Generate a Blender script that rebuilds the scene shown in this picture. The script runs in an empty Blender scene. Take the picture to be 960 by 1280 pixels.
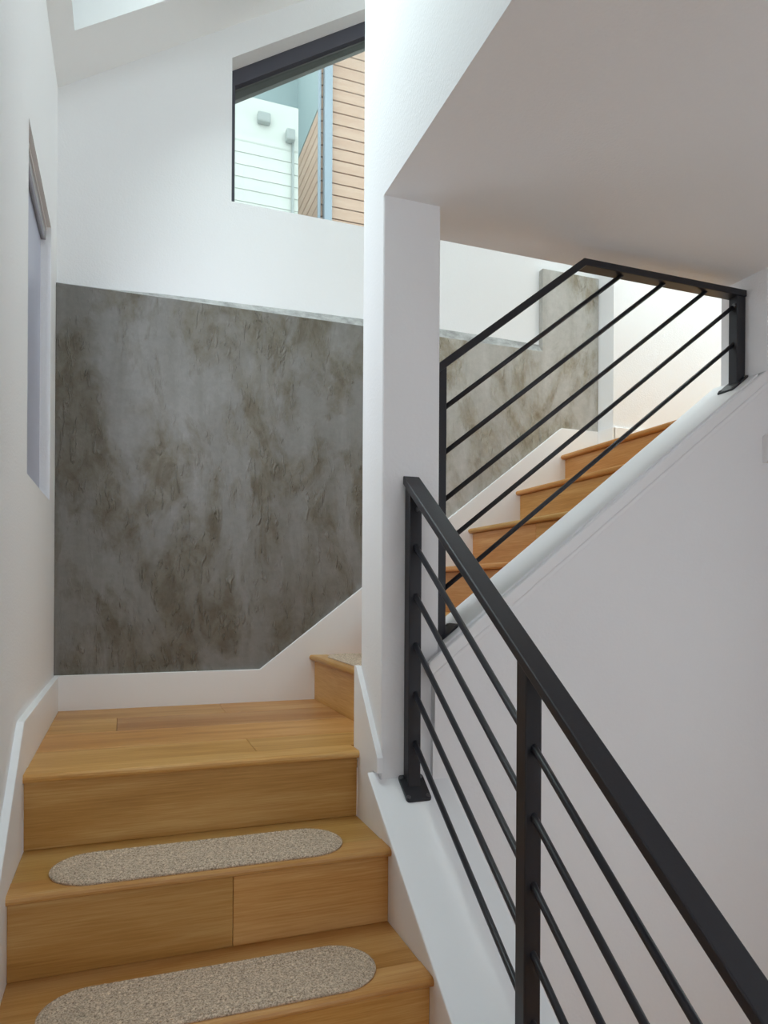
import bpy, bmesh, math, random
from mathutils import Vector, Matrix
random.seed(7)
SC = bpy.context.scene
COL = SC.collection
R = math.radians

# ------------------------------------------------------------------ camera
cam_d = bpy.data.cameras.new('camera')
cam = bpy.data.objects.new('camera', cam_d); COL.objects.link(cam)
cam_d.sensor_fit = 'HORIZONTAL'; cam_d.sensor_width = 36.0
cam_d.lens = 886.35/960*36.0
cam_d.shift_y = (740.29-640)/960
cam_d.clip_start = 0.01
cam.matrix_world = (Matrix.Translation((0, 0, .4401)) @ Matrix.Rotation(R(-20.127), 4, 'Z')
                    @ Matrix.Rotation(R(90), 4, 'X') @ Matrix.Rotation(R(.322), 4, 'Z'))
SC.camera = cam

# ------------------------------------------------------------------ world: bright overcast sky
w = bpy.data.worlds.new('overcast_sky'); SC.world = w; w.use_nodes = True
bg = w.node_tree.nodes['Background']
bg.inputs['Color'].default_value = (.86, .935, .985, 1); bg.inputs['Strength'].default_value = 2.6

# ------------------------------------------------------------------ daylight lamps at the openings, both seen and added ones
def area(name, loc, rot, sx, sy, power, col):
    l = bpy.data.lights.new(name, 'AREA'); l.shape = 'RECTANGLE'; l.size = sx; l.size_y = sy
    l.energy = power; l.color = col
    o = bpy.data.objects.new(name, l); COL.objects.link(o); o.location = loc; o.rotation_euler = rot
    return o
ROOF_S, ROOF_0 = .64, 2.448            # underside of roof: z = ROOF_0 + ROOF_S * x
def roof(x): return ROOF_0 + ROOF_S*x
RA = math.atan(ROOF_S)
area('daylight_skylight', (.16-.12, 2.0, roof(.16)+.22), (R(4), 0, 0), .56, 1.0, 19, (.88, .96, 1))
area('added_light_upper', (2.35-.18, 2.35, roof(2.35)+.30), (0, -RA*.5, 0), .8, .7, 92, (.93, .95, 1))  # added lamp above an unseen skylight, brightens the upper flight
area('added_light_front', (.85, -2.62, .55), (R(90), 0, 0), 1.5, 1.6, 7, (.62, .72, 1))  # added fill lamp behind the camera, at the added front opening
lp = area('daylight_left_window', (-.262, 2.36, 1.2), (0, R(-90), 0), .88, .56, 4.0, (.86, .91, 1))
lp.data.spread = R(130)
SC.view_settings.view_transform = 'Standard'
SC.view_settings.look = 'None'
SC.view_settings.gamma = 1.0
SC.view_settings.use_curve_mapping = False
SC.view_settings.exposure = 0.0
SC.cycles.max_bounces = 12; SC.cycles.diffuse_bounces = 8
SC.cycles.caustics_reflective = False; SC.cycles.caustics_refractive = False

# ------------------------------------------------------------------ helpers
ORG = {}
def link(name, me, loc, parent=None):
    o = bpy.data.objects.new(name, me); COL.objects.link(o)
    loc = Vector(loc); ORG[o.name] = loc
    if parent is not None:
        o.parent = parent; o.location = loc - ORG[parent.name]
    else:
        o.location = loc
    return o
def empty(name, loc):
    o = link(name, None, loc); o.empty_display_size = .1
    return o
def tag(o, label=None, cat=None, group=None, kind=None):
    if label: o['label'] = label
    if cat: o['category'] = cat
    if group: o['group'] = group
    if kind: o['kind'] = kind
    return o
def bm_obj(name, bm, mat, parent=None, bevel=0, seg=2, smooth=False, ang=30):
    bmesh.ops.recalc_face_normals(bm, faces=bm.faces)
    if bevel:
        ed = [e for e in bm.edges if len(e.link_faces) == 2 and e.calc_face_angle(0) > R(ang)]
        bmesh.ops.bevel(bm, geom=ed, offset=bevel, segments=seg, profile=.5, affect='EDGES', clamp_overlap=True)
        bmesh.ops.recalc_face_normals(bm, faces=bm.faces)
    xs = [v.co.x for v in bm.verts]; ys = [v.co.y for v in bm.verts]; zs = [v.co.z for v in bm.verts]
    c = Vector(((min(xs)+max(xs))/2, (min(ys)+max(ys))/2, min(zs)))
    for v in bm.verts: v.co -= c
    me = bpy.data.meshes.new(name); bm.to_mesh(me); bm.free()
    if smooth:
        for p in me.polygons: p.use_smooth = True
    if mat: me.materials.append(mat)
    return link(name, me, c, parent)
def copy_at(src, delta, parent=None):
    o = src.copy(); COL.objects.link(o); loc = ORG[src.name] + Vector(delta); ORG[o.name] = loc
    o.parent = parent
    o.location = loc - (ORG[parent.name] if parent else Vector())
    return o
def add_box(bm, a, b):
    x0, y0, z0 = a; x1, y1, z1 = b
    v = [bm.verts.new(p) for p in ((x0,y0,z0),(x1,y0,z0),(x1,y1,z0),(x0,y1,z0),(x0,y0,z1),(x1,y0,z1),(x1,y1,z1),(x0,y1,z1))]
    for f in ((0,3,2,1),(4,5,6,7),(0,1,5,4),(1,2,6,5),(2,3,7,6),(3,0,4,7)): bm.faces.new([v[i] for i in f])
def add_prism(bm, poly, axis, a, b):
    """poly: 2D points; axis 'x': (y,z), 'y': (x,z), 'z': (x,y); extruded from a to b"""
    def P(q, t):
        return {'x': (t, q[0], q[1]), 'y': (q[0], t, q[1]), 'z': (q[0], q[1], t)}[axis]
    A = [bm.verts.new(P(q, a)) for q in poly]; B = [bm.verts.new(P(q, b)) for q in poly]
    n = len(poly); bm.faces.new(A); bm.faces.new(B)
    for i in range(n): bm.faces.new((A[i], A[(i+1) % n], B[(i+1) % n], B[i]))
def add_tube(bm, p0, p1, r, n=12, caps=True):
    p0, p1 = Vector(p0), Vector(p1); d = (p1-p0).normalized()
    u = d.cross(Vector((0, 0, 1)) if abs(d.z) < .9 else Vector((1, 0, 0))).normalized(); v = d.cross(u)
    A = []; B = []
    for i in range(n):
        t = 2*math.pi*i/n; o = (u*math.cos(t)+v*math.sin(t))*r
        A.append(bm.verts.new(p0+o)); B.append(bm.verts.new(p1+o))
    for i in range(n): bm.faces.new((A[i], A[(i+1) % n], B[(i+1) % n], B[i]))
    if caps: bm.faces.new(A); bm.faces.new(B)
def box(name, a, b, mat, parent=None, bevel=0, seg=2):
    bm = bmesh.new(); add_box(bm, a, b); return bm_obj(name, bm, mat, parent, bevel, seg)
def prism(name, poly, axis, a, b, mat, parent=None, bevel=0, seg=2):
    bm = bmesh.new(); add_prism(bm, poly, axis, a, b); return bm_obj(name, bm, mat, parent, bevel, seg)
def tube(name, p0, p1, r, mat, parent=None, n=12):
    bm = bmesh.new(); add_tube(bm, p0, p1, r, n); o = bm_obj(name, bm, mat, parent)
    for p in o.data.polygons: p.use_smooth = len(p.vertices) == 4
    return o
def holed(name, us, levels, solid, to3, depth, mat):
    """grid slab: columns us, rows of level functions; solid(i,j) says which cells exist; to3(u,v,d)"""
    bm = bmesh.new(); vt = {}
    def V(i, j, d):
        k = (i, j, d)
        if k not in vt: vt[k] = bm.verts.new(to3(us[i], levels[j](us[i]), d))
        return vt[k]
    nu, nv = len(us)-1, len(levels)-1
    S = lambda i, j: 0 <= i < nu and 0 <= j < nv and solid(i, j)
    for i in range(nu):
        for j in range(nv):
            if not S(i, j): continue
            for d in (0, depth): bm.faces.new([V(i,j,d), V(i+1,j,d), V(i+1,j+1,d), V(i,j+1,d)])
            for (di, dj, a, b) in ((-1,0,(i,j),(i,j+1)), (1,0,(i+1,j),(i+1,j+1)), (0,-1,(i,j),(i+1,j)), (0,1,(i,j+1),(i+1,j+1))):
                if not S(i+di, j+dj):
                    bm.faces.new([V(*a,0), V(*b,0), V(*b,depth), V(*a,depth)])
    return bm_obj(name, bm, mat)

# ------------------------------------------------------------------ materials
def new_mat(name):
    m = bpy.data.materials.new(name); m.use_nodes = True
    nt = m.node_tree; b = nt.nodes['Principled BSDF']
    return m, nt, b
def N(nt, t, **kw):
    n = nt.nodes.new(t)
    for k, v in kw.items():
        if k in n.inputs.keys(): n.inputs[k].default_value = v
        else: setattr(n, k, v)
    return n
def ramp(nt, stops):
    n = nt.nodes.new('ShaderNodeValToRGB'); e = n.color_ramp.elements
    e[0].position, e[0].color = stops[0][0], (*stops[0][1], 1)
    e[1].position, e[1].color = stops[-1][0], (*stops[-1][1], 1)
    for p, c in stops[1:-1]:
        x = e.new(p); x.color = (*c, 1)
    return n
def mixc(nt, fac, a, b, mode='MIX'):
    n = nt.nodes.new('ShaderNodeMix'); n.data_type = 'RGBA'; n.blend_type = mode
    for s, v in ((n.inputs[0], fac), (n.inputs[6], a), (n.inputs[7], b)):
        if hasattr(v, 'links'): nt.links.new(v, s)
        else: s.default_value = v if not isinstance(v, tuple) else ((*v, 1) if len(v) == 3 else v)
    return n.outputs[2]
def paint(name, col, rough=.6, peel=.12, scale=170):
    m, nt, b = new_mat(name)
    b.inputs['Base Color'].default_value = (*col, 1); b.inputs['Roughness'].default_value = rough
    b.inputs['Specular IOR Level'].default_value = .3
    if peel:
        g = N(nt, 'ShaderNodeNewGeometry')
        n = N(nt, 'ShaderNodeTexNoise', Scale=scale, Detail=2.0); nt.links.new(g.outputs['Position'], n.inputs['Vector'])
        bp = N(nt, 'ShaderNodeBump', Strength=peel, Distance=.004); nt.links.new(n.outputs['Fac'], bp.inputs['Height'])
        nt.links.new(bp.outputs['Normal'], b.inputs['Normal'])
    return m
def flat(name, col, rough=.5, metal=0, spec=.5):
    m, nt, b = new_mat(name)
    b.inputs['Base Color'].default_value = (*col, 1); b.inputs['Roughness'].default_value = rough
    b.inputs['Metallic'].default_value = metal; b.inputs['Specular IOR Level'].default_value = spec
    return m
M_WALL = paint('white_wall_paint', (.87, .875, .88), .65, .22, 150)
M_SOFFIT = paint('soffit_paint', (.78, .77, .76), .7, .25, 120)
M_TRIM = paint('satin_white_trim', (.88, .885, .89), .35, 0)

def wood(name, axis, dark=(.33, .137, .026), mid=(.53, .260, .072), light=(.69, .415, .165)):
    m, nt, b = new_mat(name); L = nt.links.new
    tc = N(nt, 'ShaderNodeTexCoord'); oi = N(nt, 'ShaderNodeObjectInfo')
    off = N(nt, 'ShaderNodeVectorMath', operation='SCALE'); off.inputs[0].default_value = (13.1, 7.7, 5.3); L(oi.outputs['Random'], off.inputs[3])
    add = N(nt, 'ShaderNodeVectorMath', operation='ADD'); L(tc.outputs['Object'], add.inputs[0]); L(off.outputs[0], add.inputs[1])
    def stretched(sl, sc):
        mp = N(nt, 'ShaderNodeMapping'); mp.inputs['Scale'].default_value = (sl, sc, sc) if axis == 'x' else (sc, sl, sc)
        L(add.outputs[0], mp.inputs['Vector']); return mp.outputs['Vector']
    band = N(nt, 'ShaderNodeTexNoise', Scale=1.0, Detail=3.0, Roughness=.55, Distortion=.6); L(stretched(1.3, 13), band.inputs['Vector'])
    fib = N(nt, 'ShaderNodeTexNoise', Scale=1.0, Detail=4.0, Roughness=.65); L(stretched(7, 230), fib.inputs['Vector'])
    big = N(nt, 'ShaderNodeTexNoise', Scale=1.0, Detail=1.0); L(stretched(1.1, 4), big.inputs['Vector'])
    r1 = ramp(nt, [(.28, dark), (.5, mid), (.72, light)]); 
    mx = N(nt, 'ShaderNodeMath', operation='MULTIPLY_ADD'); L(fib.outputs['Fac'], mx.inputs[0]); mx.inputs[1].default_value = .42
    m2 = N(nt, 'ShaderNodeMath', operation='MULTIPLY_ADD'); L(band.outputs['Fac'], m2.inputs[0]); m2.inputs[1].default_value = .55; m2.inputs[2].default_value = -.08
    L(m2.outputs[0], mx.inputs[2])
    m3 = N(nt, 'ShaderNodeMath', operation='MULTIPLY_ADD'); L(big.outputs['Fac'], m3.inputs[0]); m3.inputs[1].default_value = .25; L(mx.outputs[0], m3.inputs[2])
    L(m3.outputs[0], r1.inputs['Fac'])
    # knots
    vo = N(nt, 'ShaderNodeTexVoronoi', Scale=1.0, Randomness=1.0); L(stretched(3.2, 7), vo.inputs['Vector'])
    kr = ramp(nt, [(.02, (1, 1, 1)), (.10, (0, 0, 0))]); L(vo.outputs['Distance'], kr.inputs['Fac'])
    sep = N(nt, 'ShaderNodeSeparateColor'); L(vo.outputs['Color'], sep.inputs[0])
    gt = N(nt, 'ShaderNodeMath', operation='GREATER_THAN'); L(sep.outputs[0], gt.inputs[0]); gt.inputs[1].default_value = .72
    km = N(nt, 'ShaderNodeMath', operation='MULTIPLY'); L(kr.outputs['Color'], km.inputs[0]); L(gt.outputs[0], km.inputs[1])
    kk = N(nt, 'ShaderNodeMath', operation='MULTIPLY'); L(km.outputs[0], kk.inputs[0]); kk.inputs[1].default_value = .75
    c = mixc(nt, kk.outputs[0], r1.outputs['Color'], (.075, .04, .018))
    # per board tint
    tr = N(nt, 'ShaderNodeMapRange'); L(oi.outputs['Random'], tr.inputs['Value']); tr.inputs['To Min'].default_value = .80; tr.inputs['To Max'].default_value = 1.12
    hs = N(nt, 'ShaderNodeHueSaturation', Saturation=1.0); hr = N(nt, 'ShaderNodeMath', operation='MULTIPLY'); L(oi.outputs['Random'], hr.inputs[0]); hr.inputs[1].default_value = 7.31; hf = N(nt, 'ShaderNodeMath', operation='FRACT'); L(hr.outputs[0], hf.inputs[0]); hm = N(nt, 'ShaderNodeMapRange'); L(hf.outputs[0], hm.inputs['Value']); hm.inputs['To Min'].default_value = .490; hm.inputs['To Max'].default_value = .508; L(hm.outputs[0], hs.inputs['Hue']); L(tr.outputs[0], hs.inputs['Value']); L(c, hs.inputs['Color'])
    L(hs.outputs['Color'], b.inputs['Base Color'])
    b.inputs['Roughness'].default_value = .42; b.inputs['Specular IOR Level'].default_value = .35
    bp = N(nt, 'ShaderNodeBump', Strength=.12, Distance=.002); L(fib.outputs['Fac'], bp.inputs['Height']); L(bp.outputs['Normal'], b.inputs['Normal'])
    return m
M_WOODX = wood('oak_grain_along_x', 'x'); M_WOODY = wood('oak_grain_along_y', 'y')

def concrete():
    m, nt, b = new_mat('trowelled_concrete'); L = nt.links.new
    g = N(nt, 'ShaderNodeNewGeometry')
    def mp(s, loc=(0, 0, 0), rot=(0, 0, 0)):
        x = N(nt, 'ShaderNodeMapping'); x.inputs['Scale'].default_value = s; x.inputs['Location'].default_value = loc; x.inputs['Rotation'].default_value = rot
        L(g.outputs['Position'], x.inputs['Vector']); return x.outputs['Vector']
    patch = N(nt, 'ShaderNodeTexNoise', Scale=1.0, Detail=5.0, Roughness=.62, Distortion=.9); L(mp((3.4, 1, 1.7), (1.3, 0, .4), (0, .15, 0)), patch.inputs['Vector'])
    swirl = N(nt, 'ShaderNodeTexNoise', Scale=1.0, Detail=5.0, Roughness=.62, Distortion=.7); L(mp((5.0, 1, 3.0), (4, 0, 2), (0, .25, 0)), swirl.inputs['Vector'])
    streak = N(nt, 'ShaderNodeTexNoise', Scale=1.0, Detail=3.0, Roughness=.6, Distortion=.5); L(mp((9, 1, 1.5), (0, 0, 5)), streak.inputs['Vector'])
    fine2 = N(nt, 'ShaderNodeTexNoise', Scale=1.0, Detail=5.0, Roughness=.65, Distortion=.5); L(mp((13, 1, 9), (3, 0, 1), (0, .4, 0)), fine2.inputs['Vector'])
    fine = N(nt, 'ShaderNodeTexNoise', Scale=42.0, Detail=5.0, Roughness=.7); L(g.outputs['Position'], fine.inputs['Vector'])
    # smooth pale trowelled areas against rough brownish ones
    pm = N(nt, 'ShaderNodeMath', operation='MULTIPLY_ADD'); L(swirl.outputs['Fac'], pm.inputs[0]); pm.inputs[1].default_value = .45; L(patch.outputs['Fac'], pm.inputs[2])
    msk = ramp(nt, [(.67, (0, 0, 0)), (.725, (.4, .4, .4)), (.81, (1, 1, 1))]); L(pm.outputs[0], msk.inputs['Fac'])
    smooth = ramp(nt, [(.35, (.232, .226, .214)), (.65, (.286, .283, .276))]); L(streak.outputs['Fac'], smooth.inputs['Fac'])
    rough = ramp(nt, [(.36, (.140, .120, .086)), (.5, (.186, .170, .137)), (.66, (.238, .226, .198))]); L(fine2.outputs['Fac'], rough.inputs['Fac'])
    c2 = mixc(nt, msk.outputs['Color'], smooth.outputs['Color'], rough.outputs['Color'])
    fr = ramp(nt, [(.35, (.90, .90, .90)), (.65, (1.08, 1.08, 1.08))]); L(fine.outputs['Fac'], fr.inputs['Fac'])
    c3 = mixc(nt, .8, c2, fr.outputs['Color'], 'MULTIPLY')
    # short trowel strokes, mostly in the rough areas
    def stroke(sc, loc, rot, lo):
        n_ = N(nt, 'ShaderNodeTexNoise', Scale=1.0, Detail=3.0, Roughness=.6, Distortion=.35); L(mp(sc, loc, rot), n_.inputs['Vector'])
        r_ = ramp(nt, [(lo, (0, 0, 0)), (lo+.10, (1, 1, 1))]); L(n_.outputs['Fac'], r_.inputs['Fac']); return r_.outputs['Color']
    s1 = stroke((46, 1, 13), (2, 0, 7), (0, .45, 0), .58); s2 = stroke((38, 1, 11), (8, 0, 3), (0, -.5, 0), .60)
    sm = N(nt, 'ShaderNodeMath', operation='ADD'); L(s1, sm.inputs[0]); L(s2, sm.inputs[1])
    ma = N(nt, 'ShaderNodeMath', operation='MULTIPLY_ADD'); L(msk.outputs['Color'], ma.inputs[0]); ma.inputs[1].default_value = .9; ma.inputs[2].default_value = .10
    rh = N(nt, 'ShaderNodeMath', operation='MULTIPLY'); L(sm.outputs[0], rh.inputs[0]); L(ma.outputs[0], rh.inputs[1])
    rc = N(nt, 'ShaderNodeMath', operation='MULTIPLY'); L(rh.outputs[0], rc.inputs[0]); rc.inputs[1].default_value = .28
    c4 = mixc(nt, rc.outputs[0], c3, (.33, .32, .29))
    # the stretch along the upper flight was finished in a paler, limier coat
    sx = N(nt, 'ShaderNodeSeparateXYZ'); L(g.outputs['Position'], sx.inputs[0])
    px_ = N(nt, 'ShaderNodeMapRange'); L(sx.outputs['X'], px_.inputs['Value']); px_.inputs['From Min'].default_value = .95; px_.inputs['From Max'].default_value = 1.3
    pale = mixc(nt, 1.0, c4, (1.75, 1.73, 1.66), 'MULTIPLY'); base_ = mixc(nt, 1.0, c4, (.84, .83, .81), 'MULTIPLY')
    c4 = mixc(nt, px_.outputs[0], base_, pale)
    L(c4, b.inputs['Base Color']); b.inputs['Roughness'].default_value = .6; b.inputs['Specular IOR Level'].default_value = .35
    b1 = N(nt, 'ShaderNodeBump', Strength=.9, Distance=.006); L(rh.outputs[0], b1.inputs['Height'])
    fm = N(nt, 'ShaderNodeMath', operation='MULTIPLY'); L(fine.outputs['Fac'], fm.inputs[0]); L(ma.outputs[0], fm.inputs[1])
    b2 = N(nt, 'ShaderNodeBump', Strength=.5, Distance=.006); L(fm.outputs[0], b2.inputs['Height']); L(b1.outputs['Normal'], b2.inputs['Normal'])
    L(b2.outputs['Normal'], b.inputs['Normal'])
    return m
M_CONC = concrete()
def ledge_mat():
    m, nt, b = new_mat('smeared_plaster_ledge'); L = nt.links.new
    g = N(nt, 'ShaderNodeNewGeometry')
    n = N(nt, 'ShaderNodeTexNoise', Scale=14.0, Detail=5.0, Roughness=.7); L(g.outputs['Position'], n.inputs['Vector'])
    r = ramp(nt, [(.35, (.26, .26, .25)), (.62, (.50, .50, .49))]); L(n.outputs['Fac'], r.inputs['Fac']); L(r.outputs['Color'], b.inputs['Base Color'])
    b.inputs['Roughness'].default_value = .8
    bp = N(nt, 'ShaderNodeBump', Strength=.5, Distance=.004); L(n.outputs['Fac'], bp.inputs['Height']); L(bp.outputs['Normal'], b.inputs['Normal'])
    return m
M_LEDGE = ledge_mat()
def metal():
    m, nt, b = new_mat('charcoal_powder_coat'); L = nt.links.new
    b.inputs['Base Color'].default_value = (.0125, .0125, .017, 1); b.inputs['Roughness'].default_value = .40
    g = N(nt, 'ShaderNodeNewGeometry')
    n = N(nt, 'ShaderNodeTexNoise', Scale=300.0, Detail=3.0); L(g.outputs['Position'], n.inputs['Vector'])
    bp = N(nt, 'ShaderNodeBump', Strength=.10, Distance=.002); L(n.outputs['Fac'], bp.inputs['Height']); L(bp.outputs['Normal'], b.inputs['Normal'])
    return m
M_METAL = metal()
M_SCREW = flat('dark_screw', (.10, .10, .105), .35, .7)
def wool():
    m, nt, b = new_mat('beige_braided_wool'); L = nt.links.new
    g = N(nt, 'ShaderNodeTexCoord')
    n = N(nt, 'ShaderNodeTexNoise', Scale=260.0, Detail=3.0, Roughness=.75); L(g.outputs['Object'], n.inputs['Vector'])
    v = N(nt, 'ShaderNodeTexNoise', Scale=90.0, Detail=2.0, Roughness=.6); L(g.outputs['Object'], v.inputs['Vector'])
    r = ramp(nt, [(.34, (.22, .15, .10)), (.45, (.53, .40, .285)), (.56, (.72, .57, .425)), (.68, (.90, .77, .60))]); L(n.outputs['Fac'], r.inputs['Fac'])
    vr = ramp(nt, [(.3, (.84, .84, .84)), (.7, (1.1, 1.1, 1.1))]); L(v.outputs['Fac'], vr.inputs['Fac'])
    L(mixc(nt, 1.0, r.outputs['Color'], vr.outputs['Color'], 'MULTIPLY'), b.inputs['Base Color'])
    b.inputs['Roughness'].default_value = .95; b.inputs['Specular IOR Level'].default_value = .1
    b.inputs['Sheen Weight'].default_value = .15
    bp = N(nt, 'ShaderNodeBump', Strength=.7, Distance=.004); L(n.outputs['Fac'], bp.inputs['Height']); L(bp.outputs['Normal'], b.inputs['Normal'])
    return m
M_WOOL = wool()
def glass(name, tint, refl):
    m = bpy.data.materials.new(name); m.use_nodes = True; nt = m.node_tree; nt.nodes.clear()
    o = N(nt, 'ShaderNodeOutputMaterial'); t = N(nt, 'ShaderNodeBsdfTransparent'); t.inputs[0].default_value = (*tint, 1)
    gl = N(nt, 'ShaderNodeBsdfGlossy'); gl.inputs['Roughness'].default_value = .01
    mx = N(nt, 'ShaderNodeMixShader'); fr = N(nt, 'ShaderNodeFresnel', IOR=1.5)
    nt.links.new(fr.outputs[0], mx.inputs[0]); nt.links.new(t.outputs[0], mx.inputs[1]); nt.links.new(gl.outputs[0], mx.inputs[2])
    nt.links.new(mx.outputs[0], o.inputs[0]); return m
M_GLASS = glass('clear_window_glass', (.90, .95, .93), .06)
M_FRAME = flat('charcoal_window_frame', (.062, .062, .082), .45)
M_EAVE = flat('grey_outer_bead', (.20, .20, .19), .6)
M_TEAL = flat('teal_reflection_tone', (.30, .38, .39), .6)  # stands in for a teal reflection on the window glass
M_ALU = flat('grey_aluminium', (.34, .34, .35), .4, .3)
def frosted():
    m, nt, b = new_mat('frosted_blue_grey_glass')
    b.inputs['Base Color'].default_value = (.47, .49, .60, 1); b.inputs['Roughness'].default_value = .35
    return m
M_FROST = frosted()
def siding(name, a, c):
    m, nt, b = new_mat(name); L = nt.links.new
    tc = N(nt, 'ShaderNodeTexCoord'); oi = N(nt, 'ShaderNodeObjectInfo')
    ad = N(nt, 'ShaderNodeVectorMath', operation='ADD'); L(tc.outputs['Object'], ad.inputs[0]); L(oi.outputs['Random'], ad.inputs[1])
    mp = N(nt, 'ShaderNodeMapping'); mp.inputs['Scale'].default_value = (1.2, 1.2, 12); L(ad.outputs[0], mp.inputs['Vector'])
    n = N(nt, 'ShaderNodeTexNoise', Scale=1.5, Detail=4.0); L(mp.outputs[0], n.inputs['Vector'])
    r = ramp(nt, [(.3, a), (.7, c)]); L(n.outputs['Fac'], r.inputs['Fac']); L(r.outputs['Color'], b.inputs['Base Color'])
    b.inputs['Roughness'].default_value = .7
    return m
M_CEDAR = siding('cedar_siding', (.50, .315, .225), (.58, .40, .30))
M_CEDAR_GAP = flat('siding_shadow_gap', (.10, .06, .04), .9)
M_WHITE_SIDING = siding('white_siding', (.58, .60, .56), (.62, .64, .60))
M_DOWN = flat('blue_grey_metal', (.30, .36, .42), .4, .2)
M_VENT = flat('grey_vent', (.34, .37, .36), .6)
M_GROUND = flat('paving', (.35, .35, .34), .9)

# ------------------------------------------------------------------ measures (metres, landing floor = 0)
XL, XR = -.223, .615; XT = .6145            # lower flight between its skirt boards
WL = -.24                       # left wall face
YL = 1.866                      # nosing of the landing
H1, G1, NO = .185, .254, .023
H2, G2, X1 = .181, .2403, .7127
YB = 2.830                      # face of back skirt board
YC = 2.845                      # face of concrete
YW = 2.875                      # white wall above it
XCOL0, XCOL1, YCOL0, YCOL1 = .63, .792, 1.736, 1.900
ZF = -7*H1                      # lower floor
ZS = 1.475                      # soffit
XR2 = 1.905                     # right wall
YEND = -2.5
XFAR = 3.3
ZU = 6*H2                       # upper landing
XU = X1+5*G2

# ------------------------------------------------------------------ setting: walls, ceiling, floors
S = lambda o: tag(o, kind='structure')
# back wall with the sloped-head window
win_x0, win_x1 = .395, 1.30
head = lambda x: 2.574 + ROOF_S*(x-.395)
wb = holed('wall_back', [WL-.2, win_x0, win_x1, XFAR+.2],
           [lambda x: ZF-.1, lambda x: 2.0, head, lambda x: roof(x)+.02],
           lambda i, j: not (i == 1 and j == 1), lambda u, v, d: (u, YW+d, v), .2, M_WALL)
S(wb)
# left wall with shallow window opening
wl_y0, wl_y1, wl_z0, wl_z1 = 2.06, 2.66, .745, 1.675
wl = holed('wall_left', [YEND-.2, wl_y0, wl_y1, YW+.2],
           [lambda y: ZF-.1, lambda y: wl_z0, lambda y: wl_z1, lambda y: roof(WL)+.02],
           lambda i, j: not (i == 1 and j == 1), lambda u, v, d: (WL-d, u, v), .2, M_WALL)
S(wl)
# ceiling (sloped roof) with skylight openings; overhangs outside
sky = [(-.168, .49, 1.25, 2.625), (1.9, 2.8, 1.98, 2.72)]  # second opening is out of view, added to light the upper flight
xs = [WL-.5, -.168, .49, 1.9, 2.8, XFAR+.2]; ys = [YEND-.2, 1.25, 1.98, 2.625, 2.72, 3.24]
def roof_solid(i, j):
    cx, cy = (xs[i]+xs[i+1])/2, (ys[j]+ys[j+1])/2
    return not any(a < cx < b and c < cy < d for a, b, c, d in sky)
cl = holed('ceiling', xs, [(lambda y: (lambda x: y))(y) for y in ys], roof_solid,
           lambda u, v, d: (u - d*math.sin(RA), v, roof(u) + d*math.cos(RA)), .14, paint('white_ceiling_paint', (.86, .87, .87), .7, .15, 120))
S(cl)
# front wall of the house behind the camera with a big opening added to let light in
XRM = 2.25                      # right wall of the lower hall
wf = holed('wall_front', [WL-.2, .1, 1.6, XRM+.2], [lambda x: ZF-.1, lambda x: -.3, lambda x: 1.35, lambda x: roof(x)+.02],
           lambda i, j: not (i == 1 and j == 1), lambda u, v, d: (u, YEND-d, v), .2, M_WALL); S(wf)
# right wall of the stairwell and the walls above and beside the upper flight
wr = holed('wall_right', [YEND-.2, -.2, .8, 1.874], [lambda y: ZF-.1, lambda y: -.2, lambda y: .7, lambda y: ZS+.25],
           lambda i, j: not (i == 1 and j == 1), lambda u, v, d: (XRM+d, u, v), .15, M_WALL); S(wr)  # side opening added to bring light in from the right
S(box('wall_upper_left', (XCOL0, YEND-.2, ZS), (XCOL0+.12, YCOL1, roof(XCOL0+.12)), M_WALL))
S(prism('wall_upper_back', [(XCOL0+.12, 1.745), (XFAR, 1.745), (XFAR, roof(XFAR)), (XCOL0+.12, roof(XCOL0+.12))], 'y', YCOL1-.12, YCOL1, M_WALL))
S(box('wall_far_right', (XFAR, 1.75, ZU-.3), (XFAR+.15, YW, roof(XFAR)+.1), M_WALL))
S(box('wall_upper_side', (XRM, YCOL1-.15, ZU-.3), (XFAR, YCOL1-.001, 1.745), M_WALL))
S(box('wall_back_furring', (2.134, 2.735, ZU-.35), (XFAR, YW, roof(XFAR)-.6), M_WALL))
# soffit under the floor above
S(box('ceiling_soffit', (XCOL0+.12, YEND-.2, ZS), (XRM+.02, YCOL1, 1.745), M_WALL))
S(box('floor', (WL-.2, YEND-.2, ZF-.1), (XRM+.15, YW, ZF), M_WOODY))
# column at the turn
cb = .003
S(prism('wall_column', [(XCOL0+cb, YCOL0), (XCOL1-cb, YCOL0), (XCOL1, YCOL0+cb), (XCOL1, YCOL1), (XCOL0, YCOL1), (XCOL0, YCOL0+cb)], 'z', ZF, ZS, M_WALL))
# half wall below the upper flight and beside the lower flight
M2 = .77
cap2 = lambda x: .372 + M2*(x-.895)
S(prism('wall_below_upper_flight', [(.772, ZF), (XRM, ZF), (XRM, cap2(XRM)-.022), (.772, cap2(.772)-.022)], 'y', 1.722, 1.892, M_WALL))
S(prism('wall_pier_right', [(XR2, cap2(XR2)-.002), (XRM, cap2(XRM)-.002), (XRM, ZS), (XR2, ZS)], 'y', 1.69, 1.874, M_WALL))
M1 = .705
cap1 = lambda y: -.031 + M1*(y-1.757)
S(prism('wall_lower_flight_right', [(.25, ZF), (YCOL0, ZF), (YCOL0, cap1(YCOL0)-.02), (.25, cap1(.25)-.02)], 'x', XR, .80, M_TRIM))
S(box('trim_7', (XR, YCOL0, -.32), (XCOL0, 1.758, -.052), M_TRIM))

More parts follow.
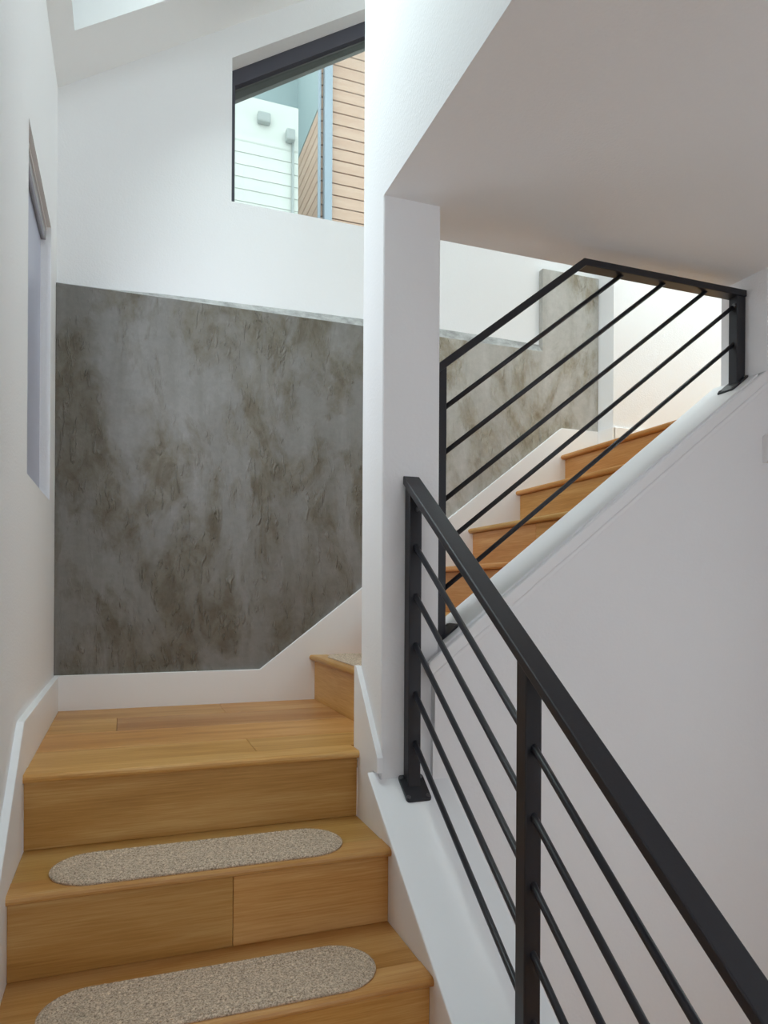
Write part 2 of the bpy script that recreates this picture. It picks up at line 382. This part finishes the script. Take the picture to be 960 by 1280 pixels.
# ------------------------------------------------------------------ concrete lower wall
cw = empty('wall_concrete', (.9, YC, 0))
tag(cw, 'trowelled grey concrete lower wall with a raised pier above the stairs', kind='structure')
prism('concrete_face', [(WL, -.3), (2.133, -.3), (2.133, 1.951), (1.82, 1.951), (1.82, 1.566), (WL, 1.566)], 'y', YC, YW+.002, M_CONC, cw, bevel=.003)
# sloped ledge between concrete face and recessed white wall
lx = [WL, -.05, .124, .43, .7, .948, 1.323, 1.552, 1.82]
lz = [1.572, 1.580, 1.590, 1.597, 1.603, 1.607, 1.613, 1.611, 1.606]
bm = bmesh.new(); row = []
for i, (x, z) in enumerate(zip(lx, lz)):
    row.append([bm.verts.new((x, YC+.001, 1.5645)), bm.verts.new((x, YW+.001, z)), bm.verts.new((x, YW+.001, 1.5645))])
for a, b_ in zip(row, row[1:]):
    for i in range(3): bm.faces.new((a[i], b_[i], b_[(i+1) % 3], a[(i+1) % 3]))
bm.faces.new(row[0]); bm.faces.new(row[-1])
tag(bm_obj('ledge', bm, M_LEDGE, cw), 'pale smeared plaster ledge on top of the concrete')

# ------------------------------------------------------------------ skirting boards and caps
S(prism('baseboard_back', [(WL, -.02), (X1+NO+.02, -.02), (XU+.3, .92), (XU+.3, ZU-.03), (2.134, ZU-.03), (2.134, 1.213), (1.919, 1.213), (.512, .129), (WL, .129)],
        'y', YB, YC+.004, M_TRIM, bevel=.002))
S(box('baseboard_upper', (2.128, 2.722, ZU), (XFAR, 2.737, 1.213), M_TRIM, bevel=.002))
S(box('baseboard_furring', (2.121, 2.722, ZU), (2.136, YB, 1.213), M_TRIM, bevel=.002))
sl = H1/G1
S(prism('baseboard_left', [(YB, -.02), (YB, .125), (1.895, .125), (.30, .125-sl*1.595), (.30, ZF), (.5, ZF), (1.75, -.45), (1.9, -.02)], 'x', WL-.002, XL, M_TRIM, bevel=.002))
S(prism('baseboard_right', [(1.922, -.03), (1.922, .232), (1.905, .232), (1.722, .012), (1.722, -.028), (1.758, -.028), (1.758, -.3), (1.889, -.3), (1.889, -.03)], 'x', XR, XCOL0+.002, M_TRIM, bevel=.0015))
# cap of lower half wall
bm = bmesh.new()
pl_ = [(.60, .25), (.82, .25), (.82, YCOL0), (XCOL0-.001, YCOL0), (XCOL0-.001, 1.757), (.60, 1.757)]
A_ = [bm.verts.new((x, y, cap1(y))) for x, y in pl_]; B_ = [bm.verts.new((x, y, cap1(y)-.02)) for x, y in pl_]
bm.faces.new(A_); bm.faces.new(B_)
for i in range(6): bm.faces.new((A_[i], A_[(i+1) % 6], B_[(i+1) % 6], B_[i]))
S(bm_obj('trim_1', bm, M_TRIM, bevel=.003))
# cap of upper half wall with stepped front moulding
cp = lambda x, d: (x, cap2(x)-d)
t2 = S(prism('trim_2', [cp(.794, 0), cp(XR2, 0), cp(XR2, .022), cp(.794, .022)], 'y', 1.722, 1.907, M_TRIM, bevel=.003))
S(prism('trim_3', [cp(.752, .006), cp(XRM, .006), cp(XRM, .046), cp(.752, .046)], 'y', 1.703, 1.7225, M_TRIM, bevel=.004))
S(prism('trim_4', [cp(.764, .046), cp(XRM, .046), cp(XRM, .066), cp(.764, .066)], 'y', 1.7065, 1.7225, M_TRIM, bevel=.004))
# flat stringer panel on the half wall
S(prism('trim_5', [cp(.772, .05), cp(XRM, .05), cp(XRM, .212), cp(.772, .212)], 'y', 1.711, 1.7225, M_WALL, bevel=.0015))
# small block at the right edge
S(box('trim_6', (1.924, 1.700, .862), (2.05, 1.7225, .953), M_TRIM, bevel=.002))

# ------------------------------------------------------------------ stairs
def nosing(name, lo, hi, front, back, z, axis, mat, parent, th=.021):
    """board with rounded front edge. axis 'x': runs along x, front faces -y; axis 'y': runs along y, front faces -x"""
    r = th/2; pts = [(back, z), ]
    for k in range(7):
        a = math.pi/2 + math.pi*k/6
        pts.append((front + r + r*math.cos(a), z - r + r*math.sin(a)))
    pts.append((back, z-th))
    bm = bmesh.new(); add_prism(bm, pts, 'x' if axis == 'x' else 'y', lo, hi)
    return bm_obj(name, bm, mat, parent)
def board(name, a, b, mat, parent, bev=.0012): return box(name, a, b, mat, parent, bevel=bev, seg=1)
TH = .021
lower = empty('stair_flight', ((XL+XR)/2, 1.0, ZF))
tag(lower, 'lower flight of honey oak stairs climbing away to the landing', 'stairs')
for k in range(7):
    z = -k*H1; yn = YL - k*G1
    # riser under tread k
    if k == 1:
        for a, b_ in ((XL, .2365), (.2375, XT)): board('riser', (a, yn+NO, z-H1), (b_, yn+NO+.018, z-.0213), M_WOODX, lower)
    else:
        board('riser', (XL, yn+NO, z-H1), (XT, yn+NO+.018, z-.0213), M_WOODX, lower)
    if k:
        t = board('tread', (XL, yn+.076, z-TH), (XT, yn+G1+NO+.012, z), M_WOODX, lower)
        nosing('nosing', XL, XT, yn, yn+.0755, z+.0008, 'x', M_WOODX, t)
land = empty('stair_landing', (.25, 2.3, 0))
tag(land, 'square oak plank landing where the stairs turn right', 'landing')
nosing('nosing', XL, XT, YL, YL+.085, .0008, 'x', M_WOODX, land)
rows = [(1.952, 2.1305, .345), (2.1315, 2.3745, None), (2.3755, 2.6145, -.02), (2.6155, YB, .35)]
for a, b_, j in rows:
    for x0, x1 in ([(XL, X1+NO+.012)] if j is None else [(XL, j-.0005), (j+.0005, X1+NO+.012)]): board('plank', (x0, a, -TH), (x1, b_, 0), M_WOODX, land)
upper = empty('stair_flight', (1.4, 2.37, 0))
tag(upper, 'upper flight of oak stairs rising right behind the black railing', 'stairs')
Y0U = 1.908
for j in range(1, 7):
    xn = X1+(j-1)*G2; z = j*H2
    if j == 4:
        for a, b_ in ((Y0U, 2.3145), (2.3155, YB)): board('riser', (xn+NO, a, z-H2), (xn+NO+.018, b_, z-.0213), M_WOODY, upper)
    else:
        board('riser', (xn+NO, Y0U, z-H2), (xn+NO+.018, YB, z-.0213), M_WOODY, upper)
    if j < 6:
        t = board('tread', (xn+.076, Y0U, z-TH), (xn+G2+NO+.012, YB, z), M_WOODY, upper)
        nosing('nosing', Y0U, YB, xn, xn+.0755, z+.0008, 'y', M_WOODY, t)
uland = empty('stair_landing', (2.5, 2.37, ZU))
tag(uland, 'upper oak landing at the head of the upper flight', 'landing')
nosing('nosing', Y0U, YB, XU, XU+.085, ZU+.0008, 'y', M_WOODY, uland)
for i in range(7):
    x0 = XU+.086+i*.185; x1 = min(x0+.184, XFAR)
    board('plank', (x0, Y0U, ZU-TH), (x1, YB if x0 < 2.1 else 2.735, ZU), M_WOODY, uland)

# ------------------------------------------------------------------ railings
def plate(parent, cx, cy, top, slope, axis, mat):
    """sloped base plate 70 x 62 mm with four screws; axis along which it slopes"""
    a, hw, th = .034, .035, .007
    ts = lambda d: top + slope*d
    bm = bmesh.new(); lo = []; hi = []; rc_ = .008
    for sx, sy, a0 in ((1, 1, 0), (-1, 1, 90), (-1, -1, 180), (1, -1, 270)):
        for k in range(5):
            t = R(a0+22.5*k); d = sx*(a-rc_)+rc_*math.cos(t); e = sy*(hw-rc_)+rc_*math.sin(t)
            x, y = (cx+e, cy+d) if axis == 'y' else (cx+d, cy+e)
            lo.append(bm.verts.new((x, y, ts(d)))); hi.append(bm.verts.new((x, y, ts(d)+th)))
    bm.faces.new(lo); bm.faces.new(hi); n_ = len(lo)
    for i in range(n_): bm.faces.new((lo[i], lo[(i+1) % n_], hi[(i+1) % n_], hi[i]))
    pl = bm_obj('base_plate', bm, mat, parent, bevel=.0015, ang=50)
    nrm = (Vector((0, -slope, 1)) if axis == 'y' else Vector((-slope, 0, 1))).normalized()
    for s in (-1, 1):
        for t in (-1, 1):
            d, e = s*.026, t*.027
            base = Vector((cx+e, cy+d, ts(d)+th)) if axis == 'y' else Vector((cx+d, cy+e, ts(d)+th))
            bm = bmesh.new(); add_tube(bm, base-nrm*.004, base+nrm*.0025, .006, 12)
            bm_obj('screw', bm, M_SCREW, pl, bevel=.0015, seg=1)
    return pl
# railing beside the lower flight (runs along Y)
r1 = empty('stair_railing', (.711, 1.717, cap1(1.717)))
tag(r1, 'black metal railing descending beside the lower flight in the foreground', 'railing')
MR = .708
rail1 = lambda y: .747 + MR*(y-1.735)
prism('top_rail', [(.30, rail1(.30)), (1.735, rail1(1.735)), (1.735, rail1(1.735)-.023), (.30, rail1(.30)-.023)], 'x', .687, .734, M_METAL, r1, bevel=.0025)
for yf in (1.7005, 1.131, .562):
    yb = yf+.035; yc = yf+.0175
    prism('post', [(yf, cap1(yf)+.003), (yb, cap1(yb)+.003), (yb, rail1(yb)-.022), (yf, rail1(yf)-.022)], 'x', .693, .728, M_METAL, r1, bevel=.003)
    plate(r1, .711, min(yc, 1.7005), cap1(min(yc, 1.7005)), M1, 'y', M_METAL)
for i in range(5):
    f_ = lambda y: .557 - .1272*i + MR*(y-1.70)
    tube('bar', (.7115, 1.703, f_(1.703)), (.7115, .30, f_(.30)), .0072, M_METAL, r1, 16)
tube('bolt', (.7135, 1.7015, .655), (.7135, 1.6965, .655), .0055, M_SCREW, r1, 10)
# railing of the upper flight (runs along X)
r2 = empty('stair_railing', (.8135, 1.79, cap2(.8135)))
tag(r2, 'black metal railing of the upper flight with a bent top rail under the soffit', 'railing')
xb = 1.274; zt = 1.4335; m2 = .779
z_l = zt - m2*(xb-.7935)
th = .021
ths = th*math.sqrt(1+m2*m2)
xbi = xb + (ths-th)/m2            # inner corner so that both runs keep their thickness
prism('top_rail', [(.7935, z_l), (xb, zt), (XR2-.001, zt), (XR2-.001, zt-th), (xbi, zt-th), (.7935, z_l-ths+.0)], 'y', 1.767, 1.813, M_METAL, r2, bevel=.0025)
prism('post', [(.795, cap2(.795)+.003), (.831, cap2(.831)+.003), (.831, z_l+m2*(.831-.7935)-ths+.004), (.795, z_l+m2*.0015-ths+.004)], 'y', 1.772, 1.808, M_METAL, r2, bevel=.003)
prism('post', [(1.868, cap2(1.868)+.003), (1.904, cap2(1.904)+.003), (1.904, zt-th+.002), (1.868, zt-th+.002)], 'y', 1.772, 1.808, M_METAL, r2, bevel=.003)
plate(r2, .830, 1.79, cap2(.830), M2, 'x', M_METAL)
plate(r2, 1.869, 1.79, cap2(1.869), M2, 'x', M_METAL)
for z0 in (.956, .831, .700, .577, .453):
    f_ = lambda x: z0 + m2*(x-.836)
    xe = min(1.871, .836 + (zt-th+.003-z0)/m2)
    tube('bar', (.829, 1.79, f_(.829)), (xe, 1.79, f_(xe)), .0068, M_METAL, r2, 16)
tube('bolt', (1.8685, 1.783, 1.383), (1.8625, 1.783, 1.383), .0068, M_SCREW, r2, 10)

# ------------------------------------------------------------------ oval braided tread rugs
def rug(L, Wd, seed, loc, rotz, label):
    rnd = random.Random(seed); Rr = Wd/2; ring = .0119; hgt = .0095
    root = empty('tread_rug', loc); root.rotation_euler.z = rotz
    tag(root, label, 'rug', 'oval braided rugs on the stair treads')
    straight = L - 2*Rr
    def outline(off, n):
        r = max(Rr-off, 0.0008); pts = []
        nc = n//4
        ns = n//2 - nc
        for s in (1, -1):
            for i in range(nc):
                a = -math.pi/2 + math.pi*i/nc
                pts.append((s*(straight/2 + r*math.cos(a)), s*r*math.sin(a)))
            for i in range(ns):
                pts.append((s*(straight/2 - straight*i/ns), s*r))
        return pts
    def part(name, o0, o1, rings, edge):
        n = 288; bm = bmesh.new(); rows_ = []; per = 5
        offs = []
        if edge: offs += [(.0012, 0.0), (.0, .0025), (.0003, .0055)]
        for q in range(rings):
            for k in range(per + (1 if q == rings-1 else 0)):
                t = k/per; o = o0 + (q+t)*(o1-o0)/rings
                z = hgt - .0022*(1-math.sin(math.pi*t)**.6 if 0 < t < 1 else 1)
                if edge and q == 0: z = hgt - .0045*(1-t)**2 if t < .5 else z
                if edge and q == 0 and k == 0: o += .0008
                if not edge and q == rings-1 and k >= 2: z = hgt - .0004
                offs.append((o, z))
        if not edge: offs[0] = (offs[0][0], offs[0][1])
        for ri, (o, z) in enumerate(offs):
            pr = []
            for i, (x, y) in enumerate(outline(o, n)):
                tw = .0007*math.sin(i*2.2 + ri*1.3) + rnd.uniform(-.0004, .0004)
                jit = .0005
                if not edge and ri >= len(offs)-3: tw = jit = 0
                pr.append(bm.verts.new((x + rnd.uniform(-jit, jit), y + rnd.uniform(-jit, jit), max(0, z + (tw if z > .003 else 0)))))
            rows_.append(pr)
        for a, b_ in zip(rows_, rows_[1:]):
            for i in range(n): bm.faces.new((a[i], a[(i+1) % n], b_[(i+1) % n], b_[i]))
        if not edge: bm.faces.new(rows_[-1])
        bmesh.ops.recalc_face_normals(bm, faces=bm.faces)
        me = bpy.data.meshes.new(name); bm.to_mesh(me); bm.free(); me.materials.append(M_WOOL)
        for p in me.polygons: p.use_smooth = True
        o = bpy.data.objects.new(name, me); COL.objects.link(o); o.parent = root
        return o
    nr = int((Rr-.0008)/ring)
    part('braided_border', 0, ring, 1, True)
    part('braided_field', ring, Rr-.005, nr-1, False)
    return root
rug(.668, .186, 1, (.182, 1.715, -H1+.0008), R(0), 'oval beige braided rug on the first step below the landing')
rug(.668, .186, 2, (.182, 1.462, -2*H1+.0008), R(0), 'oval beige braided rug on the lowest visible step at the bottom edge')
rug(.668, .170, 3, (.835, 2.42, H2+.0008), R(90), 'oval beige braided rug peeking past the column on the step above the landing')

# ------------------------------------------------------------------ windows
w1 = empty('window_1', (.85, 2.965, 2.0)); tag(w1, 'sloped-head window with charcoal frame above the concrete wall', kind='structure')
FY0, FY1 = 2.957, 3.017
head2 = lambda x, d: (x, head(x)-d)
prism('head_frame', [head2(win_x0, 0), head2(win_x1, 0), head2(win_x1, .066), head2(win_x0, .066)], 'y', FY0, FY1, M_FRAME, w1, bevel=.002)
prism('head_bead', [head2(win_x0+.02, .066), head2(win_x1, .066), head2(win_x1, .094), head2(win_x0+.02, .108)], 'y', FY0+.03, FY1, M_EAVE, w1, bevel=.001)
box('jamb_frame', (win_x0, FY0, 2.0), (win_x0+.024, FY1, head(win_x0)-.05), M_FRAME, w1, bevel=.002)
box('jamb_frame', (win_x1-.03, FY0, 2.0), (win_x1, FY1, head(win_x1)-.07), M_FRAME, w1, bevel=.002)
box('bottom_frame', (win_x0+.024, FY0, 2.0), (win_x1-.03, FY1, 2.022), M_FRAME, w1, bevel=.002)
prism('pane', [(win_x0+.02, 2.02), (win_x1-.028, 2.02), head2(win_x1-.028, .075), head2(win_x0+.02, .075)], 'y', 2.985, 2.989, M_GLASS, w1)
w2 = empty('window_2', (WL-.03, 2.36, wl_z0)); tag(w2, 'tall frosted window set shallowly in the left wall', kind='structure')
xf = WL-.028
box('pane', (xf-.012, wl_y0, wl_z0), (xf-.004, wl_y1, wl_z1), M_FROST, w2)
box('head_rail', (xf-.004, wl_y0, wl_z1-.045), (xf+.012, wl_y1, wl_z1-.012), M_ALU, w2, bevel=.002)
box('bead', (xf+.004, wl_y0, wl_z1-.012), (xf+.016, wl_y1, wl_z1-.005), M_TRIM, w2, bevel=.001)
w3 = empty('added_window_front', (.85, YEND-.1, -.3)); tag(w3, 'added unseen front window that lights the lower stairs from behind the viewer', kind='structure')  # out of view, added to carry light to the lower stairs
for a, b_ in (((.1, -.3), (.15, 1.35)), ((1.55, -.3), (1.6, 1.35)), ((.15, -.3), (1.55, -.25)), ((.15, 1.3), (1.55, 1.35)), ((.83, -.25), (.87, 1.3))):
    box('frame_bar', (a[0], YEND-.14, a[1]), (b_[0], YEND-.08, b_[1]), M_FRAME, w3)
w4 = empty('added_window_side', (XRM+.05, .2, -.4)); tag(w4, 'added unseen side window that lights the hall from the right of the viewer', kind='structure')  # out of view, added to brighten the left wall and the hall
for a, b_ in (((-.2, -.2), (-.16, .7)), ((.76, -.2), (.8, .7)), ((-.16, -.2), (.76, -.16)), ((-.16, .66), (.76, .7))):
    box('frame_bar', (XRM+.03, a[0], a[1]), (XRM+.08, b_[0], b_[1]), M_FRAME, w4)
# skylights: pale frames on the roof, open glass
for n_, (a, b_, c, d) in enumerate(sky):
    sk = empty('skylight', ((a+b_)/2, (c+d)/2, roof((a+b_)/2)+.2))
    tag(sk, ['sloped skylight over the lower flight in the white ceiling', 'added unseen skylight that lights the upper landing'][n_], kind='structure')
    bm = bmesh.new()
    def Q(u, v, e): return (u - e*math.sin(RA), v, roof(u)+e*math.cos(RA))
    vs = [[bm.verts.new(Q(u, v, e)) for u, v in ((a-.03, c-.03), (b_+.03, c-.03), (b_+.03, d+.03), (a-.03, d+.03))] for e in (.142, .148)]
    bm.faces.new(vs[0]); bm.faces.new(vs[1])
    for i in range(4): bm.faces.new((vs[0][i], vs[0][(i+1) % 4], vs[1][(i+1) % 4], vs[1][i]))
    bm_obj('pane', bm, M_GLASS, sk)

# ------------------------------------------------------------------ what stands outside the window
ground = box('ground', (-8, 3.3, ZF-1.0), (12, 14, ZF-.95), M_GROUND); tag(ground, kind='structure')
hs = empty('house', (.2, 5.4, ZF-.95)); tag(hs, 'white neighbouring house with lap siding seen through the left pane', 'house')
box('wall', (-2.0, 5.02, ZF-.95), (1.150, 6.6, 3.905), M_WHITE_SIDING, hs)
z = 2.4; i = 0
while z < 3.60:
    prism('siding_board', [(4.998, z), (5.02, z), (5.02, z+.0845), (5.003, z+.0845)], 'x', -2.0, 1.158, M_WHITE_SIDING, hs)
    z += .0855
box('top_board', (-2.0, 5.0, 3.59), (1.158, 5.02, 3.91), M_WHITE_SIDING, hs, bevel=.002)
v = box('vent', (.86, 4.95, 3.73), (.95, 5.0, 3.80), M_VENT, hs, bevel=.01)
box('vent', (1.06, 4.94, 3.64), (1.125, 5.0, 3.72), M_VENT, hs, bevel=.01)
tube('downpipe', (1.115, 4.985, 3.64), (1.115, 4.985, ZF-.9), .010, M_VENT, hs, 10)
ch = empty('house', (3.0, 7.0, ZF-.95)); tag(ch, 'cedar clad house with horizontal boards seen through the right of the window', 'house')
box('wall', (1.585, 6.02, ZF-.95), (4.6, 9.0, 6.4), M_CEDAR_GAP, ch)
z = 3.2
pitch = .104
while z < 5.9:
    box('siding_board', (1.572, 6.0, z), (4.6, 6.02, z+pitch-.010), M_CEDAR, ch, bevel=.002, seg=1)
    if z < 4.62: box('siding_board', (1.567, 6.02, z), (1.585, 9.0, z+pitch-.010), M_CEDAR, ch, bevel=.002, seg=1)
    z += pitch
box('corner_trim', (1.560, 5.975, ZF), (1.584, 6.0, 6.4), M_DOWN, ch, bevel=.003)
box('downpipe', (1.606, 5.93, ZF), (1.676, 6.0, 6.4), M_DOWN, ch, bevel=.006)
box('reflection_side_panel', (1.566, 6.02, 4.66), (1.585, 9.0, 6.4), M_TEAL, ch)  # teal panel paints in the reflection on the glass
prism('reflection_wing', [(-.6, ZF), (1.566, ZF), (1.566, 5.70), (-.6, 4.55)], 'y', 6.8, 8.6, M_TEAL, ch)  # added shape that carries the same painted reflection further left
